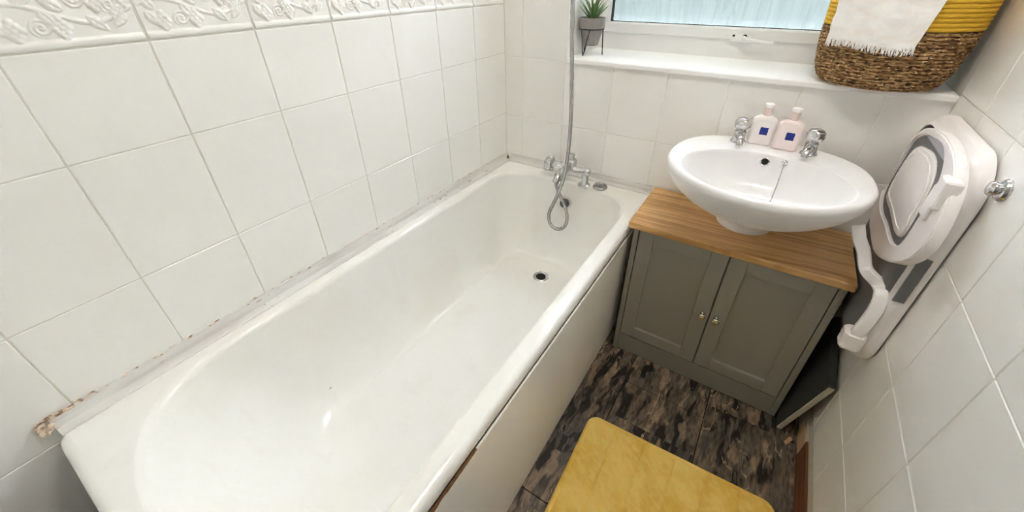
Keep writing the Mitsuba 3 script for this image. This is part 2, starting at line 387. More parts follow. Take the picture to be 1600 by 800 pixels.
add('gasket', frame_bars(0.3495, W - 0.0495, 1.2065, ZT - 0.0495, YW + 0.004, YW + 0.02, 0.0055, 0.004, 0.0035, 0.004, 0), 'dark_gasket', parent=wi, label='black rubber gasket round the pane')
def sheet(z0, z1): return trimesh.Trimesh([[0.345, YW + 0.02, z0], [W - 0.04, YW + 0.02, z0], [W - 0.04, YW + 0.02, z1], [0.345, YW + 0.02, z1]], [[0, 1, 2], [0, 2, 3]], process=False)
add('pane', sheet(1.205, ZT - 0.048), 'obscured_glass', parent=wi, label='obscured glass pane with a rain pattern')
add('unseen_fanlight_sash', frame_bars(0.312, W, ZT + 0.01, 2.125, YW - 0.012, YW + 0.055, 0.038, 0.05, 0.035, 0.035, 0.004), 'upvc', parent=wi)
add('unseen_fanlight_pane', sheet(ZT + 0.040, 2.095), 'clear_glass', parent=wi, label='unseen clear fanlight pane letting daylight onto the bath and walls')
wh = add('handle', cat(box(0.838, 0.905, YW - 0.020, YW - 0.012, 1.160, 1.186, 0.003), tube(spline([[0.882, YW - 0.018, 1.176], [0.885, YW - 0.036, 1.176], [0.91, YW - 0.044, 1.172], [0.98, YW - 0.044, 1.168]], 20), np.linspace(0.008, 0.006, 20))), 'upvc', True, parent=wi, label='white window handle')
add('lock', lathe([(0.0075, -0.0265), (0.0075, -0.018)], 20, 'y', (0.884, YW, 1.180)), 'black_hole', 30, parent=wh, label='dark key lock')
add('screw_cap', lathe([(0.004, -0.0225), (0.004, -0.018)], 16, 'y', (0.846, YW, 1.182)), 'black_hole', 30, parent=wh)
add('sill', box(0.2985, W - 0.001, 1.666, YW, 1.082, 1.102, 0.004), 'upvc', 30, parent=wi, label='deep white window sill')
add('reveal', cat(box(0.289, 0.2985, L - 0.001, YW, 1.090, 2.138), box(0.297, W, L + 0.0, YW, 2.128, 2.1395)), 'paint_white', parent=wi)
add('edge_trim', box(0.2920, 0.3000, L - 0.003, L + 0.006, 1.102, 2.14, 0.002), 'upvc', parent=wi, label='white tile edge trim at the corner of the window recess')

# unseen fence outside, placed to shade the lower part of the obscured pane
gf = thing('unseen_fence', 'unseen dark green board fence outside, shading the lower window pane', 'fence')
for k in range(14):
    add('board', box(-1.0 + 0.25 * k + 0.004, -1.0 + 0.25 * (k + 1) - 0.004, L + 0.80, L + 0.822, -0.2, 2.08, 0.003), 'unseen_fence_green', parent=gf)
add('rail', box(-1.0, 2.5, L + 0.822, L + 0.86, 1.4, 1.48, 0.003), 'unseen_fence_green', parent=gf)

# ------------------------------------------------------------------ bathtub
ZR = 0.607
bt = thing('bathtub', 'long white enamelled bathtub with a rolled rim along the left wall', 'bathtub')
def bl(x0, x1, y0, y1, r, rn, z): return flat(rrect(x0, x1, y0, y1, r, rn), z)
o = (0.012, 0.7315, 0.000, 1.674)
loops = []
for ins, z in ((0.010, 0.566), (0.003, 0.568), (0.0, 0.575), (0.0, 0.588), (0.003, 0.598), (0.009, 0.604), (0.018, 0.606)):
    loops.append(bl(o[0] + ins, o[1] - ins, o[2] + ins, o[3] - ins, max(0.030 - ins, 0.012), None, z))
di = (0.052, 0.690, 0.045, 1.612)
for t in (0.35, 0.7):
    q = [a + (b - a) * t for a, b in zip((o[0] + .018, o[1] - .018, o[2] + .018, o[3] - .018), di)]
    loops.append(bl(*q, 0.02 + 0.13 * t, (0.02 + 0.26 * t, 0.02 + 0.20 * t), 0.6065))
top = (*di, 0.150, (0.285, 0.22))
bot = (0.165, 0.575, 0.38, 1.490, 0.10, (0.19, 0.15))
for ins, z in ((0.0, 0.607), (0.004, 0.6062), (0.009, 0.603), (0.013, 0.597), (0.016, 0.588)):
    loops.append(bl(di[0] + ins, di[1] - ins, di[2] + ins, di[3] - ins, 0.15, (0.285, 0.22), z))
d2 = (di[0] + .017, di[1] - .017, di[2] + .018, di[3] - .017)
for ph in np.linspace(0, np.pi / 2, 22)[1:]:
    u, v = 1 - math.cos(ph) ** (2 / 2.25), math.sin(ph) ** (2 / 2.25)
    un = 0.55 * u + 0.45 * v
    x0, x1, y1 = d2[0] + (bot[0] - d2[0]) * u, d2[1] + (bot[1] - d2[1]) * u, d2[3] + (bot[3] - d2[3]) * u
    y0 = d2[2] + (bot[2] - d2[2]) * un
    r = 0.15 + (bot[4] - 0.15) * u; rn = tuple(a + (b - a) * u for a, b in zip((0.285, 0.22), bot[5]))
    loops.append(bl(x0, x1, y0, y1, r, rn, 0.588 + (0.203 - 0.588) * v))
add('tub', loft(loops, True, False, True), 'bath_enamel', 40, parent=bt)
pm = box(0.0, 0.006, 0.006, 1.672, 0.002, 0.5605, 0.0015)
pm.vertices[:, 0] += 0.711 + 0.0165 * pm.vertices[:, 2] / 0.556        # leans in a little at the foot
add('panel', pm, 'panel_white', parent=bt, label='plain white front panel of the bath')
add('end_panel', box(0.016, 0.709, 0.030, 0.036, 0.002, 0.566), 'end_panel_shade', parent=bt, label='end board under the rim, shade put into its dark colour')
yy = np.linspace(0.12, 0.46, 170)
hh = np.clip(meshkit.fbm(np.c_[yy * 34, 0 * yy, 0 * yy], 4) - 0.34, 0, 1) * 0.022 * np.clip((0.46 - yy) / 0.2, 0.0, 1) + 0.0002
rl = [[[0.7285, y, 0.5609], [0.7341, y, 0.5611], [0.7341 - 0.03 * h, y, 0.5602 - h], [0.7290, y, 0.5600 - h]] for y, h in zip(yy, hh)]
add('rust_line', loft(rl, True, True, True), 'rust', 30, parent=bt, label='rusty brown line along the top of the panel')
dn = add('waste', lathe([(0.0, 0.2030), (0.036, 0.2030), (0.036, 0.2055), (0.033, 0.2075), (0.027, 0.2065), (0.023, 0.2045)], 40, 'z', (0.369, 1.395, 0), False, False), 'chrome', 40, parent=bt, label='chrome waste ring')
add('drain_hole', lathe([(0.0, 0.2045), (0.0235, 0.2046)], 32, 'z', (0.369, 1.395, 0), False, False), 'black_hole', parent=dn, label='black drain hole')
ov = lathe([(0.0, 0.0), (0.022, 0.0), (0.022, -0.006), (0.018, -0.010), (0.0, -0.011)], 30, 'y', (0, 0, 0), False, False)
ov.apply_transform(trimesh.transformations.rotation_matrix(-0.20, [1, 0, 0])); ov.apply_translation((0.378, 1.582, 0.507))
add('overflow', ov, 'black_metal', 40, parent=bt, label='dark round overflow')

# bath edge trims
def trim(path_a, name, label):
    loops = []
    (ax, ay), (bx, by), (nx, ny) = path_a
    for t in np.linspace(0, 1, 60):
        px, py = ax + (bx - ax) * t, ay + (by - ay) * t
        wob = 0.0012 * math.sin(t * 47) * math.sin(t * 13)
        prof = [(0.0, 0.602), (0.0, 0.642 + wob), (0.006, 0.643 + wob), (0.010, 0.632), (0.012, 0.618), (0.0225, 0.612), (0.026, 0.6085), (0.026, 0.602)]
        loops.append([[px + nx * d, py + ny * d, z] for d, z in prof])
    return struct(name, loft(loops, True, True, True), 'trim_plastic', label, 30)
t1 = trim(((0.0005, 0.012), (0.0005, 1.679), (1, 0)), 'trim_1', 'grubby pale sealing strip between bath and left wall')
t2 = trim(((0.027, 1.6795), (0.738, 1.6795), (0, -0.62)), 'trim_2', 'grubby pale sealing strip between bath and far wall')
bits = []
for k in range(150):
    y = rng.uniform(0.02, 1.66); y = y if k > 45 else 0.012 + abs(rng.normal(0, 0.035))
    s = rng.uniform(0.0009, 0.0030) * (1.5 if y < 0.05 else 1.0)
    m = trimesh.creation.icosphere(1, s); m.vertices *= 1 + 0.5 * rng.uniform(-1, 1, m.vertices.shape)
    m.vertices *= (0.6, 2.2, 0.7)
    m.apply_translation((0.004 + rng.uniform(0, .004), y, 0.643 + rng.normal(0, 0.0022)))
    bits.append(m)
for k in range(14):
    s = rng.uniform(0.002, 0.0065)
    m = trimesh.creation.icosphere(1, s); m.vertices *= 1 + 0.5 * rng.uniform(-1, 1, m.vertices.shape)
    m.apply_translation((0.006 + rng.uniform(0, .012), 0.006 + rng.uniform(-0.014, .01), 0.614 + rng.uniform(0, .03)))
    bits.append(m)
k = add('sealant_crumbs', cat(*bits), 'old_sealant', 30, parent=t1, label='brown crumbling sealant'); labels[k]['kind'] = 'stuff'
k = add('corner_sealant', cat(*[trimesh.creation.icosphere(1, 0.004).apply_translation((0.012 + 0.01 * rng.uniform(), 1.668 - 0.006 * rng.uniform(), 0.618 + 0.012 * rng.uniform())) for _ in range(5)]), 'rust', 30, parent=t1, label='dark mould spots in the far corner')

# ------------------------------------------------------------------ bath mixer and hose
mx = thing('bath_mixer_tap', 'chrome bath mixer tap on the far rim of the bath', 'tap')
YM, ZM = 1.600, 0.672
add('body', cat(lathe([(0.012, 0.315), (0.020, 0.318), (0.021, 0.335), (0.0155, 0.345), (0.0155, 0.445), (0.019, 0.450), (0.019, 0.468), (0.012, 0.472)], 32, 'x', (0, YM, ZM))), 'chrome', 40, parent=mx)
for x in (0.335, 0.455):
    add('leg', lathe([(0.026, ZR), (0.026, ZR + 0.006), (0.016, ZR + 0.012), (0.0145, ZR + 0.03), (0.0165, ZM - 0.01), (0.017, ZM)], 28, 'z', (x, YM, 0)), 'chrome', 40, parent=mx)
def crosshead(cx, sgn):
    hub = lathe([(0.010, 0.0), (0.010, 0.012), (0.023, 0.016), (0.025, 0.030), (0.021, 0.040), (0.008, 0.043)], 32, 'x')
    lob = [lathe([(0.007, 0.017), (0.0085, 0.022), (0.0085, 0.034), (0.006, 0.039)], 16, 'x', (0, 0.022 * math.cos(a), 0.022 * math.sin(a))) for a in np.arange(5) * 2 * np.pi / 5]
    m = cat(hub, *lob); m.vertices *= 1.22
    m.vertices *= (sgn, 1, 1)
    if sgn < 0: m.invert()
    m.apply_translation((cx, YM, ZM)); return m
add('handle', crosshead(0.316, -1), 'chrome', 40, parent=mx)
add('elbow', cat(trimesh.creation.icosphere(3, 0.0195).apply_translation((0.462, YM, ZM + 0.001))), 'chrome', True, parent=mx)
add('diverter', cat(box(0.365, 0.405, YM - 0.022, YM + 0.02, ZM - 0.004, ZM + 0.045, 0.006), lathe([(0.012, 0.045), (0.012, 0.055), (0.015, 0.058), (0.015, 0.066), (0.009, 0.069)], 24, 'z', (0.385, YM, ZM))), 'chrome', 30, parent=mx)
add('spout', tube(spline([[0.375, YM, ZM], [0.372, YM - 0.045, ZM + 0.004], [0.370, YM - 0.085, ZM - 0.006], [0.369, YM - 0.105, ZM - 0.030]], 24), np.r_[np.linspace(0.017, 0.0135, 20), [0.0135, 0.014, 0.014, 0.0135]], 20), 'chrome', 40, parent=mx)
hz = thing('shower_hose', 'ribbed chrome shower hose hanging beside the window and looping below the mixer tap', 'hose')
pth = spline([[0.350, 1.545, 0.660], [0.352, 1.532, 0.625], [0.368, 1.526, 0.590], [0.389, 1.525, 0.555], [0.413, 1.528, 0.500], [0.416, 1.530, 0.440], [0.398, 1.530, 0.406], [0.368, 1.530, 0.393], [0.338, 1.530, 0.408], [0.326, 1.530, 0.446], [0.348, 1.520, 0.515], [0.378, 1.505, 0.590], [0.400, 1.500, 0.660], [0.407, 1.512, 0.740], [0.403, 1.530, 0.880], [0.378, 1.532, 1.310], [0.365, 1.56, 1.62], [0.36, 1.60, 1.86]], 900)
sarc = np.r_[0, np.cumsum(np.linalg.norm(np.diff(pth, axis=0), axis=1))]
add('hose', tube(pth, 0.0074 + 0.0007 * np.sin(sarc * 2 * np.pi / 0.0055), 12), 'hose_chrome', True, parent=hz)
add('nut', tube(pth[:14], 0.0098, 8), 'chrome', 30, parent=hz, label='chrome coupling nut')
add('wall_bracket', cat(box(0.345, 0.385, 1.61, L - 0.0005, 1.85, 1.89, 0.004), lathe([(0.03, 1.875), (0.035, 1.885), (0.03, 1.90)], 24, 'z', (0.362, 1.60, 0))), 'chrome', 30, parent=hz)
pl = add('bath_plug', cat(lathe([(0.0, 0.6072), (0.030, 0.6072), (0.031, 0.612), (0.027, 0.6175), (0.021, 0.6165), (0.018, 0.611), (0.0, 0.611)], 36, 'z', (0.520, 1.622, 0), False, False), lathe([(0.0, .611), (0.006, 0.612), (0.004, 0.622), (0.007, 0.626), (0.0, 0.629)], 18, 'z', (0.520, 1.622, 0), False, False)), 'hose_chrome', 40)
info(pl, 'round chrome bath plug lying on the rim to the right of the mixer tap', 'plug')

# ------------------------------------------------------------------ vanity cabinet, worktop
cb = thing('vanity_cabinet', 'grey two-door bathroom cabinet under the basin', 'cabinet')
YF = 1.367
X0, X1 = 0.754, 1.377
add('body', cat(box(X0, 0.7725, YF, 1.66, 0.002, 0.620, 0.001), box(1.3575, X1, YF, 1.66, 0.002, 0.620, 0.001), box(0.7725, 1.3575, YF + 0.022, 1.655, 0.09, 0.619)), 'cabinet_grey', parent=cb)
add('plinth', box(0.773, 1.357, YF + 0.002, YF + 0.02, 0.002, 0.094, 0.001), 'cabinet_grey', parent=cb)
for i, (a, b, kx) in enumerate(((0.7755, 1.0665, 1.046), (1.0705, 1.3545, 1.0925))):
    z0, z1, st = 0.099, 0.6175, 0.052
    d = add('door', cat(box(a, a + st, YF - 0.001, YF + 0.017, z0, z1, 0.0015), box(b - st, b, YF - 0.001, YF + 0.017, z0, z1, 0.0015),
                        box(a + st, b - st, YF - 0.001, YF + 0.017, z0, z0 + st, 0.0015), box(a + st, b - st, YF - 0.001, YF + 0.017, z1 - st, z1, 0.0015)), 'door_grey', parent=cb)
    add('panel', box(a + st - 0.004, b - st + 0.004, YF + 0.0095, YF + 0.0155, z0 + st - 0.004, z1 - st + 0.004), 'door_grey', parent=d)
    add('knob', lathe([(0.007, 0.0), (0.0065, -0.004), (0.004, -0.007), (0.005, -0.012), (0.0105, -0.017), (0.0115, -0.022), (0.008, -0.026), (0.0, -0.027)], 28, 'y', (kx, YF - 0.001, 0.353), True, False), 'chrome', 40, parent=d, label='small round chrome knob')
wt = add('wooden_worktop', box(0.7345, 1.387, 1.352, 1.672, 0.6215, 0.6455, 0.002), 'oak_laminate')
info(wt, 'oak effect worktop on the grey cabinet under the basin', 'worktop')

# ------------------------------------------------------------------ washbasin
ws = thing('washbasin', 'oval white ceramic washbasin with pedestal above the cabinet', 'washbasin')
ZW = 0.905
def sup(xc, yc, a, b, nf, nb, z, n=120):
    t = np.linspace(0, 2 * np.pi, n, endpoint=False)
    c, s = np.cos(t), np.sin(t)
    e = np.where(s > 0, nb, nf)
    return np.c_[xc + a * np.sign(c) * np.abs(c) ** (2 / e), yc + b * np.sign(s) * np.abs(s) ** (2 / e), np.full(n, z)]
XB = 1.073
ol = []
YC, AO, BO = 1.425, 0.266, 0.250
for f, z, dy in ((0.28, 0.728, 0.06), (0.42, 0.744, 0.035), (0.62, 0.770, 0.022), (0.80, 0.806, 0.010), (0.91, 0.836, 0.006), (0.97, 0.864, 0.002), (0.995, 0.884, 0.0), (1.0, 0.893, 0.0), (0.994, 0.901, 0.0), (0.98, 0.9055, 0.0), (0.96, 0.907, 0.0)):
    ol.append(sup(XB, YC + dy, AO * f, BO * f, 2.0, 2.5, z))
AI, BI, YI = 0.218, 0.176, 1.368
for t in (0.4, 0.8): ol.append(sup(XB, YC + (YI - YC) * t, AO * .96 + (AI - AO * .96) * t, BO * .96 + (BI - BO * .96) * t, 2.0, 2.5 - .3 * t, 0.907 - 0.001 * t))
for f, z in ((1.0, 0.905), (0.985, 0.901), (0.972, 0.893), (0.95, 0.875), (0.91, 0.845), (0.84, 0.818), (0.72, 0.798), (0.55, 0.785), (0.3, 0.779), (0.1, 0.777)):
    ol.append(sup(XB, YI, AI * f, BI * f, 2.0, 2.2, z))
add('bowl', loft(ol, True, True, True), 'ceramic', 50, parent=ws)
add('pedestal', loft([sup(XB, 1.575, a, b, 2.2, 2.4, z) for a, b, z in ((0.088, 0.100, 0.646), (0.088, 0.100, 0.652), (0.082, 0.095, 0.660), (0.080, 0.094, 0.70), (0.09, 0.10, 0.735))], True, True, True), 'ceramic', 40, parent=ws)
def on_bowl_back(x, z):
    """Point on the bowl's back wall at height z."""
    zs = [0.905, 0.901, 0.893, 0.875, 0.845, 0.812, 0.783]; fs = [1.0, .985, .972, .95, .91, .84, .72]
    f = np.interp(-z, [-q for q in zs], fs)
    u = (x - XB) / (AI * f)
    return YI + BI * f * (1 - abs(u) ** 2.2) ** (1 / 2.2)
yo = on_bowl_back(1.073, 0.882)
o1 = lathe([(0.0, 0.003), (0.0135, 0.003), (0.0135, -0.003), (0.010, -0.005)], 28, 'y', (0, 0, 0), False, False); o1.apply_transform(trimesh.transformations.rotation_matrix(-0.35, [1, 0, 0])); o1.apply_translation((1.073, yo, 0.880))
okey = add('overflow', o1, 'chrome', 40, parent=ws, label='chrome ringed overflow hole')
o2 = lathe([(0.0, -0.003), (0.0105, -0.0045)], 24, 'y', (0, 0, 0), False, False); o2.apply_transform(trimesh.transformations.rotation_matrix(-0.35, [1, 0, 0])); o2.apply_translation((1.073, yo, 0.880))
add('hole', o2, 'black_hole', parent=okey)
ych = on_bowl_back(1.124, 0.89)
add('chain_stay', cat(trimesh.creation.icosphere(2, 0.0075).apply_translation((1.124, ych - 0.003, 0.890)), tube([[1.124, ych + .006, .888], [1.124, ych - .004, .890]], 0.004)), 'chrome', True, parent=ws, label='chrome chain stay')
cpts = spline([[1.124, ych - 0.008, 0.886], [1.124, ych - 0.03, 0.855], [1.122, ych - 0.075, 0.805], [1.118, ych - 0.12, 0.793], [1.108, 1.372, 0.783]], 70)
add('chain', cat(*[trimesh.creation.icosphere(1, 0.0017).apply_translation(c) for c in cpts], tube(cpts, 0.0007, 6)), 'hose_chrome', True, parent=ws, label='thin ball chain')

def pillar_tap(x, y, rot, label):
    t = thing('basin_tap', label, 'tap')
    def put(m):
        m.apply_transform(trimesh.transformations.rotation_matrix(rot, [0, 0, 1])); m.apply_translation((x, y, 0.9065)); return m
    add('base', put(cat(lathe([(0.0235, 0.0), (0.0235, 0.004), (0.018, 0.010), (0.0165, 0.030), (0.018, 0.036), (0.012, 0.040)], 30), tube(spline([[0, 0, 0.020], [0, -0.03, 0.026], [0, -0.058, 0.022], [0, -0.066, 0.010]], 16), np.linspace(0.013, 0.0095, 16), 16))), 'chrome', 40, parent=t)
    n = 30
    th = np.linspace(0, 2 * np.pi, n, endpoint=False); fl = 1 + 0.07 * np.cos(5 * th)
    loops = []
    for r, h in ((0.012, 0.037), (0.014, 0.042), (0.0225, 0.050), (0.0235, 0.060), (0.0225, 0.070), (0.017, 0.077), (0.009, 0.080)):
        loops.append(np.c_[r * fl * np.cos(th), r * fl * np.sin(th), np.full(n, h)])
    add('handle', put(loft(loops, True, True, True)), 'chrome', 40, parent=t)
pillar_tap(0.979, 1.605, 0.15, 'chrome basin tap on the left of the lotion bottles')
pillar_tap(1.178, 1.595, -0.2, 'chrome basin tap on the right of the lotion bottles')

def bottle(x, y, rot, label, mat):
    t = thing('lotion_bottle', label, 'bottle', None)
    M = trimesh.transformations.rotation_matrix(rot, [0, 0, 1])
    def put(m): m.apply_transform(M); m.apply_translation((x, y, 0.9075)); return m
    w, d = 0.0345, 0.0185
    lp = []
    for s, z in ((0.88, 0.0), (0.97, 0.002), (1.0, 0.006), (1.0, 0.070), (0.97, 0.078), (0.86, 0.084), (0.62, 0.089), (0.36, 0.092)):
        rr = rrect(-w * s, w * s, -d * max(s, 0.6), d * max(s, 0.6), min(0.010, d * max(s, 0.6) * .9, w * s * .9), None, 6); lp.append(flat(rr, z))
    add('body', put(loft(lp, True, True, True)), mat, 40, parent=t)
    add('neck', put(lathe([(0.0115, 0.0915), (0.0115, 0.101), (0.0125, 0.102), (0.0125, 0.1165), (0.0115, 0.118)], 28)), 'neck_pink', 40, parent=t)
    add('cap', put(lathe([(0.0135, 0.118), (0.014, 0.119), (0.014, 0.126), (0.012, 0.128)], 28)), 'cap_white', 40, parent=t)
    add('label', put(box(-0.006, 0.0165, -d - 0.0006, -d + 0.0002, 0.034, 0.0575)), 'label_blue', parent=t, label='small square dark blue label')
bottle(1.037, 1.622, 0.03, 'whitish lotion bottle with blue label at the back of the basin, the left one', 'lotion_white')
bottle(1.111, 1.607, -0.03, 'pinkish lotion bottle with blue label beside the right basin tap', 'lotion')

# ------------------------------------------------------------------ folded baby bath against the right wall
bb = thing('baby_bath', 'folded white and grey baby bath standing on edge between cabinet and right wall', 'baby bath')
def yz(loop, x): return np.c_[np.full(len(loop), x), loop]
RY0, RY1, RZ0, RZ1 = 1.207, 1.668, 0.468, 1.072
def rimloop(i, x, r=0.10, rn=(0.12, 0.10)): return yz(rrect(RY0 + i, RY1 - i, RZ0 + i, RZ1 - i, max(r - i, .03), (max(rn[0] - i, .03), max(rn[1] - i, .03))), x)
add('rim', loft([rimloop(0.008, 1.452), rimloop(0.0, 1.447), rimloop(0.0, 1.430), rimloop(0.004, 1.422), rimloop(0.012, 1.414), rimloop(0.022, 1.410), rimloop(0.030, 1.412)], True, True, True), 'tub_white', 35, parent=bb)
add('inlay', box(1.4135, 1.4355, RY0 - 0.0015, RY0 + 0.004, 0.722, 0.848, 0.001), 'tub_grey', parent=bb, label='dark grey grip pad in the rim')
add('shell', loft([rimloop(0.028, 1.414), rimloop(0.034, 1.404), rimloop(0.050, 1.398), rimloop(0.070, 1.396)], True, True, True), 'tub_grey', 35, parent=bb, label='dark grey collapsible wall')
from shapely.geometry import Polygon
XA = 1.388
outer = np.array([(1.592, 0.760), (1.50, 0.738), (1.395, 0.738), (1.315, 0.765), (1.218, 0.82), (1.179, 0.852), (1.156, 0.902), (1.171, 0.97), (1.192, 1.011), (1.231, 1.037), (1.301, 1.061), (1.391, 1.066), (1.491, 1.054), (1.565, 1.030), (1.603, 0.985), (1.614, 0.91), (1.608, 0.82)])
inner = np.array([(1.602, 0.831), (1.56, 0.809), (1.44, 0.808), (1.333, 0.812), (1.293, 0.82), (1.272, 0.838), (1.263, 0.905), (1.266, 0.966), (1.278, 0.998), (1.296, 1.022), (1.330, 1.041), (1.387, 1.049), (1.462, 1.043), (1.545, 1.022), (1.594, 0.985), (1.608, 0.92)])
plate = np.array([(1.535, 0.994), (1.485, 1.008), (1.418, 1.016), (1.373, 1.011), (1.330, 0.992), (1.309, 0.959), (1.301, 0.90), (1.300, 0.845), (1.325, 0.832), (1.391, 0.828), (1.500, 0.832), (1.560, 0.842), (1.574, 0.885), (1.568, 0.94)])
def smooth_poly(p_, n=110):
    from scipy.interpolate import splprep, splev
    q = np.vstack([p_, p_[:1]])
    tck, _ = splprep(q.T, s=2e-5, per=True)
    return np.c_[tuple(splev(np.linspace(0, 1, n, endpoint=False), tck))]
so, si_, sp = smooth_poly(outer), smooth_poly(inner), smooth_poly(plate)
def ring(po, pi_, x0, x1, b=0.003):
    A, B = Polygon(po).buffer(0), Polygon(pi_).buffer(0)
    def slab(p_, a, c):
        m = trimesh.creation.extrude_polygon(p_, c - a, engine='earcut'); m.apply_translation((0, 0, a)); return m
    m = cat(slab(A.buffer(-b).difference(B.buffer(b)), x0, x1), slab(A.difference(B), x0 + b, x1 - b))
    v = m.vertices
    return trimesh.Trimesh(np.c_[v[:, 2], v[:, 0], v[:, 1]], m.faces, process=False)
def uploop(i, x): return yz(rrect(1.185 + i, 1.650 - i, 0.868 + i * .3, 1.074 - i, 0.10, (0.11, 0.10)), x)
add('upper_shell', loft([uploop(0.026, 1.4165), uploop(0.018, 1.412), uploop(0.012, 1.406), uploop(0.014, 1.401), uploop(0.022, 1.3965)], True, True, False), 'tub_white', 40, parent=bb, label='white upper part of the shell')
add('frame', ring(so, si_, XA, 1.412), 'tub_white', 30, parent=bb, label='white oval base frame')
add('collapsed_wall', ring(np.array(Polygon(si_).buffer(0.0).exterior.coords), np.array(Polygon(sp).buffer(-0.004).exterior.coords), 1.3985, 1.4045, 0.0005), 'tub_mauve', 30, parent=bb, label='grey folded rubber wall inside the frame')
add('base_plate', cat(extrude(sp, 1.390, 1.405, 'x', 0.004), ring(np.array(Polygon(sp).buffer(-0.012).exterior.coords), np.array(Polygon(sp).buffer(-0.020).exterior.coords), 1.388, 1.392, 0.0008)), 'tub_white', 30, parent=bb, label='white oval base plate')
add('hinge', cat(box(1.376, 1.404, 1.190, 1.240, 0.966, 1.030, 0.004), box(1.381, 1.392, 1.215, 1.262, 0.93, 1.0, 0.003), box(1.379, 1.386, 1.225, 1.248, 0.985, 1.003, 0.002)), 'tub_white', 30, parent=bb, label='white leg hinge block')
def legbar(pts, w, t):
    path = spline(pts, 40)
    tan = np.gradient(path, axis=0); tan /= np.linalg.norm(tan, axis=1, keepdims=True)
    lp = []
    for p_, t_ in zip(path, tan):
        sd = np.cross(t_, [0, 1, 0]); sd /= np.linalg.norm(sd)
        up_ = np.cross(sd, t_)
        lp.append([p_ + sd * w * a + up_ * t * b for a, b in ((-1, -.6), (-.8, -1), (.8, -1), (1, -.6), (1, .6), (.8, 1), (-.8, 1), (-1, .6))])
    return loft(lp, True, True, True)
add('leg', legbar([[1.317, 1.345, 0.828], [1.325, 1.338, 0.810], [1.333, 1.334, 0.794], [1.348, 1.33, 0.772], [1.370, 1.308, 0.728], [1.392, 1.270, 0.722], [1.401, 1.235, 0.710], [1.400, 1.212, 0.665], [1.391, 1.200, 0.605], [1.388, 1.200, 0.579]], 0.0145, 0.009), 'tub_white', 35, parent=bb, label='white cranked folding leg')
add('foot', box(1.368, 1.414, 1.188, 1.235, 0.545, 0.605, 0.008), 'tub_white', 30, parent=bb, label='white leg foot')

# bathroom scale standing on edge in the gap, leaning on the wall
sc_ = thing('bathroom_scale', 'slim dark bathroom scale with pale edge, standing upright right of the cabinet', 'scale')
A0, A1 = np.array([1.397, 1.318, 0.006]), np.array([1.4405, 1.262, 0.335])
e1 = (A1 - A0); ln1 = np.linalg.norm(e1); e1 /= ln1
e3 = np.cross(e1, np.array([0, 1.0, 0])); e3 /= np.linalg.norm(e3)
e2 = np.cross(e3, e1)
Ms = np.eye(4); Ms[:3, 0] = e1; Ms[:3, 1] = e2; Ms[:3, 2] = e3; Ms[:3, 3] = A0
if np.linalg.det(Ms[:3, :3]) < 0: Ms[:3, 2] *= -1
zl = (-0.004, 0.0135)
add('case', box(0, ln1, 0.004, 0.30, *zl, 0.003).apply_transform(Ms), 'tray_dark', parent=sc_)
add('edge_strip', box(0.002, ln1 - 0.004, 0.0, 0.0045, zl[0] + 0.001, zl[1] - 0.001, 0.0015).apply_transform(Ms), 'tray_pale', parent=sc_, label='pale edge')
sgn = -1 if (Ms[0, 2] > 0) else 1
zf = zl[0] - 0.003 if sgn < 0 else zl[1] - 0.001
add('platform', box(0.006, ln1 - 0.006, 0.006, 0.294, zf, zf + 0.004, 0.001).apply_transform(Ms), 'tray_dark', parent=sc_, label='dark platform')

# ------------------------------------------------------------------ robe hook
hk = thing('robe_hook', 'chrome robe hook on the right wall above the baby bath', 'hook')
HY, HZ = 1.186, 1.034
add('rose', lathe([(0.021, 0.0), (0.022, -0.003), (0.020, -0.008), (0.012, -0.012), (0.009, -0.014)], 36, 'x', (W - 0.0003, HY, HZ)), 'chrome', 40, parent=hk)
add('peg', lathe([(0.0095, -0.010), (0.009, -0.013), (0.013, -0.016), (0.0145, -0.020), (0.012, -0.024), (0.004, -0.026)], 30, 'x', (W, HY, HZ)), 'chrome', 40, parent=hk)

# ------------------------------------------------------------------ basket with towel
bk = thing('woven_basket', 'round seagrass basket with a yellow rope top on the window sill', 'basket')
BX, BY, BZ = 1.270, 1.738, 1.1025
PZ = [0.0, 0.004, 0.016, 0.045, 0.10, 0.16, 0.22, 0.28, 0.34]
PR = [0.122, 0.134, 0.147, 0.159, 0.169, 0.1735, 0.176, 0.176, 0.174]
def brad(z): return np.interp(z, PZ, PR)
def coil(z0, z1, pitch, twist, amp, tw_amp, seed, nt=360):
    zz = np.arange(z0, z1 + 1e-9, pitch / 7)
    th = np.linspace(0, 2 * np.pi, nt, endpoint=False)
    Z, TH = np.meshgrid(zz, th, indexing='ij')
    c = np.floor((Z - z0) / pitch)
    ph = ((Z - z0) / pitch) % 1
    ridge = np.sqrt(np.clip(1 - (2 * ph - 1) ** 2, 0, 1))
    tw = np.cos(TH * twist + (ph - .5) * 5.0 + c * 2.4)
    n_ = meshkit.noise(np.stack([TH * 16 + c * 11, c * 3.7, ph * 2.0], -1), seed)
    R = brad(Z) + amp * (ridge - 1) + tw_amp * tw * ridge + 0.0012 * (n_ - .5) - 0.002
    Z = Z + 0.0011 * (meshkit.noise(np.stack([TH * 5, c * 5.1, c], -1), seed + 3) - .5)
    v = np.stack([BX + R * np.cos(TH), BY + R * np.sin(TH), BZ + Z], -1)
    return loft(v, True, False, False)
add('body', coil(0.0, 0.152, 0.0088, 96, 0.0056, 0.0012, 1), 'seagrass', True, parent=bk, label='brown woven seagrass lower part')
add('band', coil(0.152, 0.335, 0.0102, 120, 0.0046, 0.0007, 5), 'yellow_rope', True, parent=bk, label='yellow rope upper part')
add('base', lathe([(0.0, 0.0005), (0.113, 0.0005), (0.113, 0.006), (0.0, 0.006)], 60, 'z', (BX, BY, BZ), False, False), 'seagrass', parent=bk)
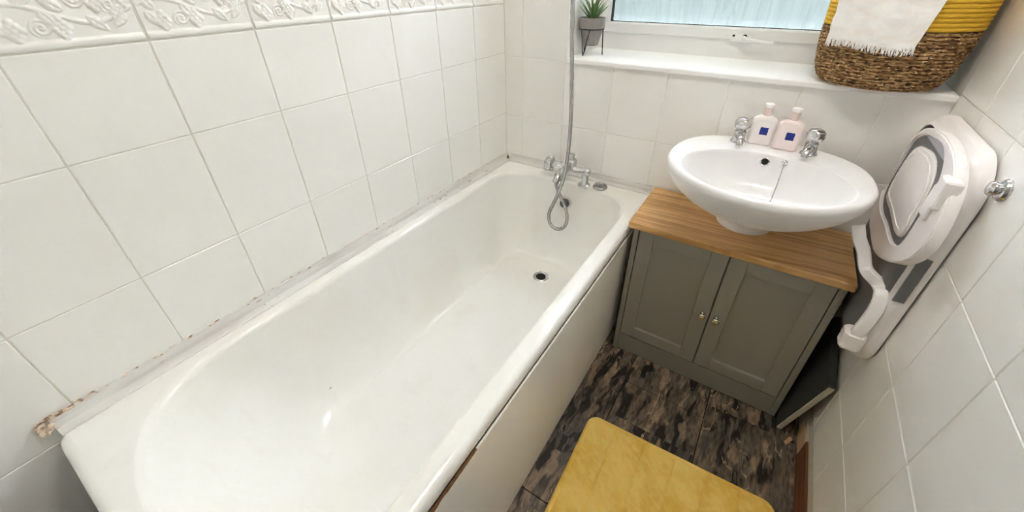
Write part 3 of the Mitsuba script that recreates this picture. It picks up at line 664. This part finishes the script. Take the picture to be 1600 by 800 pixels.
add('lining', lathe([(brad(z) - 0.012, z) for z in (0.006, 0.05, 0.1, 0.2, 0.3, 0.334)], 60, 'z', (BX, BY, BZ), True, False), 'basket_dark', 40, parent=bk)

tow = thing('fringed_towel', 'white cotton towel with a fringed end draped over the front of the basket', 'towel')
def towel_point(s, q):
    """s across (0..1), q down (0 top .. 1 bottom)."""
    z_top, z_bot = 0.343, 0.122
    zz = z_top + (z_bot - z_top) * q
    a0 = math.radians(-143) - math.radians(2) * q; a1 = math.radians(-73) - math.radians(9) * q
    th = a0 + (a1 - a0) * s
    zz = zz + 0.010 * (s - 0.5) * 0 + 0.006 * math.sin(s * 6.0)
    wv = 0.0030 * math.sin(s * 21 + 2.5 * q) + 0.0042 * math.sin(s * 9.5 + 1 + q * 2.2) + 0.006 * (meshkit.fbm(np.array([s * 7, q * 7, 1.0]), 3) - .5) * 2
    r = brad(min(zz, 0.34)) + 0.0155 + 0.75 * wv
    return np.array([BX + r * math.cos(th), BY + r * math.sin(th), BZ + zz])
ns, nq = 90, 80
gridf = np.array([[towel_point(s, q) for s in np.linspace(0, 1, ns)] for q in np.linspace(0, 1, nq)])
cen = np.array([BX, BY, 0])
back = gridf - 0.0035 * ((gridf - cen) * (1, 1, 0)) / np.linalg.norm((gridf - cen)[..., :2], axis=-1, keepdims=True)
sheet = np.concatenate([gridf, back[:, ::-1]], axis=1)
# fold over the basket's rim and down inside
inside = []
for q in np.linspace(0, 1, 12):
    row = []
    for s in np.linspace(0, 1, ns):
        p_ = towel_point(s, 0); d_ = (p_ - cen)[:2] / np.linalg.norm((p_ - cen)[:2])
        a = q * math.pi
        row.append([p_[0] - d_[0] * 0.024 * (1 - math.cos(a)), p_[1] - d_[1] * 0.024 * (1 - math.cos(a)), p_[2] + 0.010 * math.sin(a) - 0.05 * max(0, q - .6)])
    inside.append(row)
inside = np.array(inside)[::-1]
full = np.concatenate([inside, gridf], 0)
nrm = np.cross(np.gradient(full, axis=0), np.gradient(full, axis=1)); nrm /= np.linalg.norm(nrm, axis=-1, keepdims=True) + 1e-12
sh = np.concatenate([full, (full + 0.0032 * nrm * np.sign(nrm[-1, 45] @ (cen - gridf[-1, 45])))[:, ::-1]], axis=1)
cm_ = loft(sh, True, False, False)
lastr, n2 = (sh.shape[0] - 1) * 2 * ns, 2 * ns
ends = [[b0 + i_, b0 + i_ + 1, b0 + n2 - 2 - i_] for b0 in (0, lastr) for i_ in range(ns - 1)] + [[b0 + i_, b0 + n2 - 2 - i_, b0 + n2 - 1 - i_] for b0 in (0, lastr) for i_ in range(ns - 1)]
cm_ = trimesh.Trimesh(cm_.vertices, np.vstack([cm_.faces, ends]), process=False)
trimesh.repair.fix_normals(cm_)
add('cloth', cm_, 'towel_cotton', 50, parent=tow)
fr = []
for s in np.linspace(0.004, 0.996, 120):
    a = towel_point(s, 1.0); ln = rng.uniform(0.014, 0.022); j = rng.normal(0, 0.0022, 2)
    th = math.atan2(a[1] - BY, a[0] - BX); tan_ = np.array([-math.sin(th), math.cos(th), 0])
    drop = lambda k: np.array([(brad(max(a[2] - BZ - ln * k, 0.0)) - brad(a[2] - BZ)) * math.cos(th), (brad(max(a[2] - BZ - ln * k, 0)) - brad(a[2] - BZ)) * math.sin(th), -ln * k])
    fr.append(tube([a + drop(0), a + drop(.5) + tan_ * j[0], a + drop(1.0) + tan_ * (j[0] + j[1])], [0.0012, 0.0011, 0.0006], 5))
k = add('fringe', cat(*fr), 'towel_cotton', True, parent=tow, label='short cotton fringe'); labels[k]['kind'] = 'stuff'

# ------------------------------------------------------------------ potted plant in a wire stand
pp = thing('potted_plant', 'small spiky succulent in a grey pot on a black wire stand on the sill', 'plant')
PX, PY, PB = 0.3535, 1.775, 1.1025
# (parts in the plant's own frame, moved together)
def pput(m): m.apply_translation((PX, PY, PB)); return m
add('pot', pput(lathe([(0.0, 0.036), (0.027, 0.036), (0.0295, 0.038), (0.0435, 0.098), (0.0475, 0.098), (0.049, 0.100), (0.0505, 0.134), (0.049, 0.136), (0.046, 0.134), (0.045, 0.122), (0.0, 0.122)], 48, 'z', (0, 0, 0), False, False)), 'pot_concrete', 40, parent=pp)
add('soil', pput(lathe([(0.0, 0.126), (0.0455, 0.123)], 30, 'z', (0, 0, 0), False, False)), 'soil', parent=pp)
st = []
ringpts = [[0.0475 * math.cos(a), 0.0475 * math.sin(a), 0.096] for a in np.linspace(0, 2 * np.pi, 41)]
st.append(tube(ringpts, 0.0021, 8, False))
for k in range(3):
    a = math.radians(-100 + 120 * k)
    for da in (-0.42, 0.42):
        st.append(tube([[0.048 * math.cos(a + da), 0.048 * math.sin(a + da), 0.096], [0.050 * math.cos(a), 0.050 * math.sin(a), 0.002]], 0.0019, 8))
add('wire_stand', pput(cat(*st)), 'black_metal', True, parent=pp, label='black hairpin wire stand')
def blade(ang, tilt, ln, w):
    n = 12; lp = []
    for t in np.linspace(0, 1, n):
        ww = w * (1 - t) ** 0.75 * (0.75 + 0.5 * math.sin(min(t * 3.2, math.pi / 2))) + 0.0003
        r = ln * t * math.sin(tilt + 0.25 * t) ; z = ln * t * math.cos(tilt - 0.15 * t)
        c_ = np.array([math.cos(ang), math.sin(ang), 0]); s_ = np.array([-math.sin(ang), math.cos(ang), 0]); nn = np.array([-math.cos(ang) * math.cos(tilt), -math.sin(ang) * math.cos(tilt), math.sin(tilt)])
        p0 = c_ * r + np.array([0, 0, z + 0.120])
        lp.append([p0 - s_ * ww + nn * ww * .35, p0 - nn * ww * .45, p0 + s_ * ww + nn * ww * .35, p0 + nn * ww * .1])
    return loft(lp, True, True, True)
for k in range(34):
    ringi = k % 3
    ang = k * 2.39996; tilt = (0.75, 0.45, 0.18)[ringi] + rng.uniform(-.1, .1); ln = (0.072, 0.082, 0.085)[ringi] * rng.uniform(.85, 1.1)
    add('leaf', pput(blade(ang, tilt, ln, 0.0062)), 'leaf_green' if k % 4 else 'leaf_pale', 40, parent=pp)

# ------------------------------------------------------------------ bath mat
bm = thing('bath_mat', 'yellow memory foam bath mat with stitched channels on the slate floor', 'bath mat')
mw, md = 0.602, 0.430
nx, ny = 300, 210
xs, ys = np.linspace(0, mw, nx), np.linspace(0, md, ny)
X, Y = np.meshgrid(xs, ys)
rc = 0.040
qx, qy = np.abs(X - mw / 2) - (mw / 2 - rc), np.abs(Y - md / 2) - (md / 2 - rc)
sd = rc - (np.hypot(np.maximum(qx, 0), np.maximum(qy, 0)) + np.minimum(np.maximum(qx, qy), 0))     # distance inside the edge
inside_ = sd > -1e-4
# pull the grid points outside the rounded corners onto the edge
ex, ey = np.maximum(qx, 0), np.maximum(qy, 0); d_ = np.hypot(ex, ey)
outm = (d_ > rc) & (qx > 0) & (qy > 0)
fx = np.where(outm, ex / np.maximum(d_, 1e-9) * rc, ex); fy = np.where(outm, ey / np.maximum(d_, 1e-9) * rc, ey)
X2 = np.where(qx > 0, mw / 2 + np.sign(X - mw / 2) * (mw / 2 - rc + fx), X); Y2 = np.where(qy > 0, md / 2 + np.sign(Y - md / 2) * (md / 2 - rc + fy), Y)
sd = np.maximum(sd, 0)
h = 0.017 * np.sqrt(np.clip(1 - (1 - np.minimum(sd / 0.011, 1)) ** 2, 0, 1))
h -= 0.0035 * np.exp(-((sd - 0.017) / 0.0022) ** 2)
for k in range(1, 6):
    xc = mw * k / 6.0
    h -= 0.0050 * np.exp(-((X2 - xc) / 0.0028) ** 2) * np.clip((sd - 0.017) / 0.003, 0, 1)
h += 0.0022 * (meshkit.fbm(np.stack([X2 * 22, Y2 * 22, 0 * X2], -1), 3, 4) - .5) * np.clip(sd / .02, 0, 1)
h += 0.0007 * (meshkit.noise(np.stack([X2 * 420, Y2 * 420, 0 * X2], -1), 9) - .5) * np.clip(sd / .01, 0, 1)
h = np.maximum(h, 0.0005)
a_ = math.radians(2.2)
gx = 0.786 + 0.018 + X2 * math.cos(a_) - (Y2 - md) * math.sin(a_) * 0.6
gy = 0.583 + Y2 * math.cos(a_) + X2 * math.sin(a_)
V = np.c_[gx.ravel(), gy.ravel(), h.ravel() + 0.0005]
i = np.arange(nx * ny).reshape(ny, nx)
a, b, c, d = i[:-1, :-1].ravel(), i[:-1, 1:].ravel(), i[1:, 1:].ravel(), i[1:, :-1].ravel()
add('pad', trimesh.Trimesh(V, np.vstack([np.c_[a, b, c], np.c_[a, c, d]]), process=False), 'mat_velour', True, parent=bm)

# ------------------------------------------------------------------ unseen ceiling lamp above the view, placed to light bath panel and walls
lm = thing('unseen_ceiling_lamp', 'unseen round flush ceiling lamp with an opal diffuser, lighting the room from above', 'lamp')
LX, LY = 1.02, 0.80
add('base', lathe([(0.165, H - 0.001), (0.170, H - 0.004), (0.170, H - 0.022), (0.160, H - 0.026)], 48, 'z', (LX, LY, 0), True, False), 'lamp_base', 40, parent=lm)
dif = lathe([(0.158, H - 0.024), (0.15, H - 0.045), (0.12, H - 0.062), (0.06, H - 0.071), (0.01, H - 0.073)], 40, 'z', (LX, LY, 0), False, True)
if dif.face_normals[0][2] > 0 or dif.face_normals[-1][2] > 0: dif.invert()
kd = add('diffuser', dif, 'lamp_base', True, parent=lm)
scene[kd]['emitter'] = {'type': 'area', 'radiance': rgb(*LAMP)}
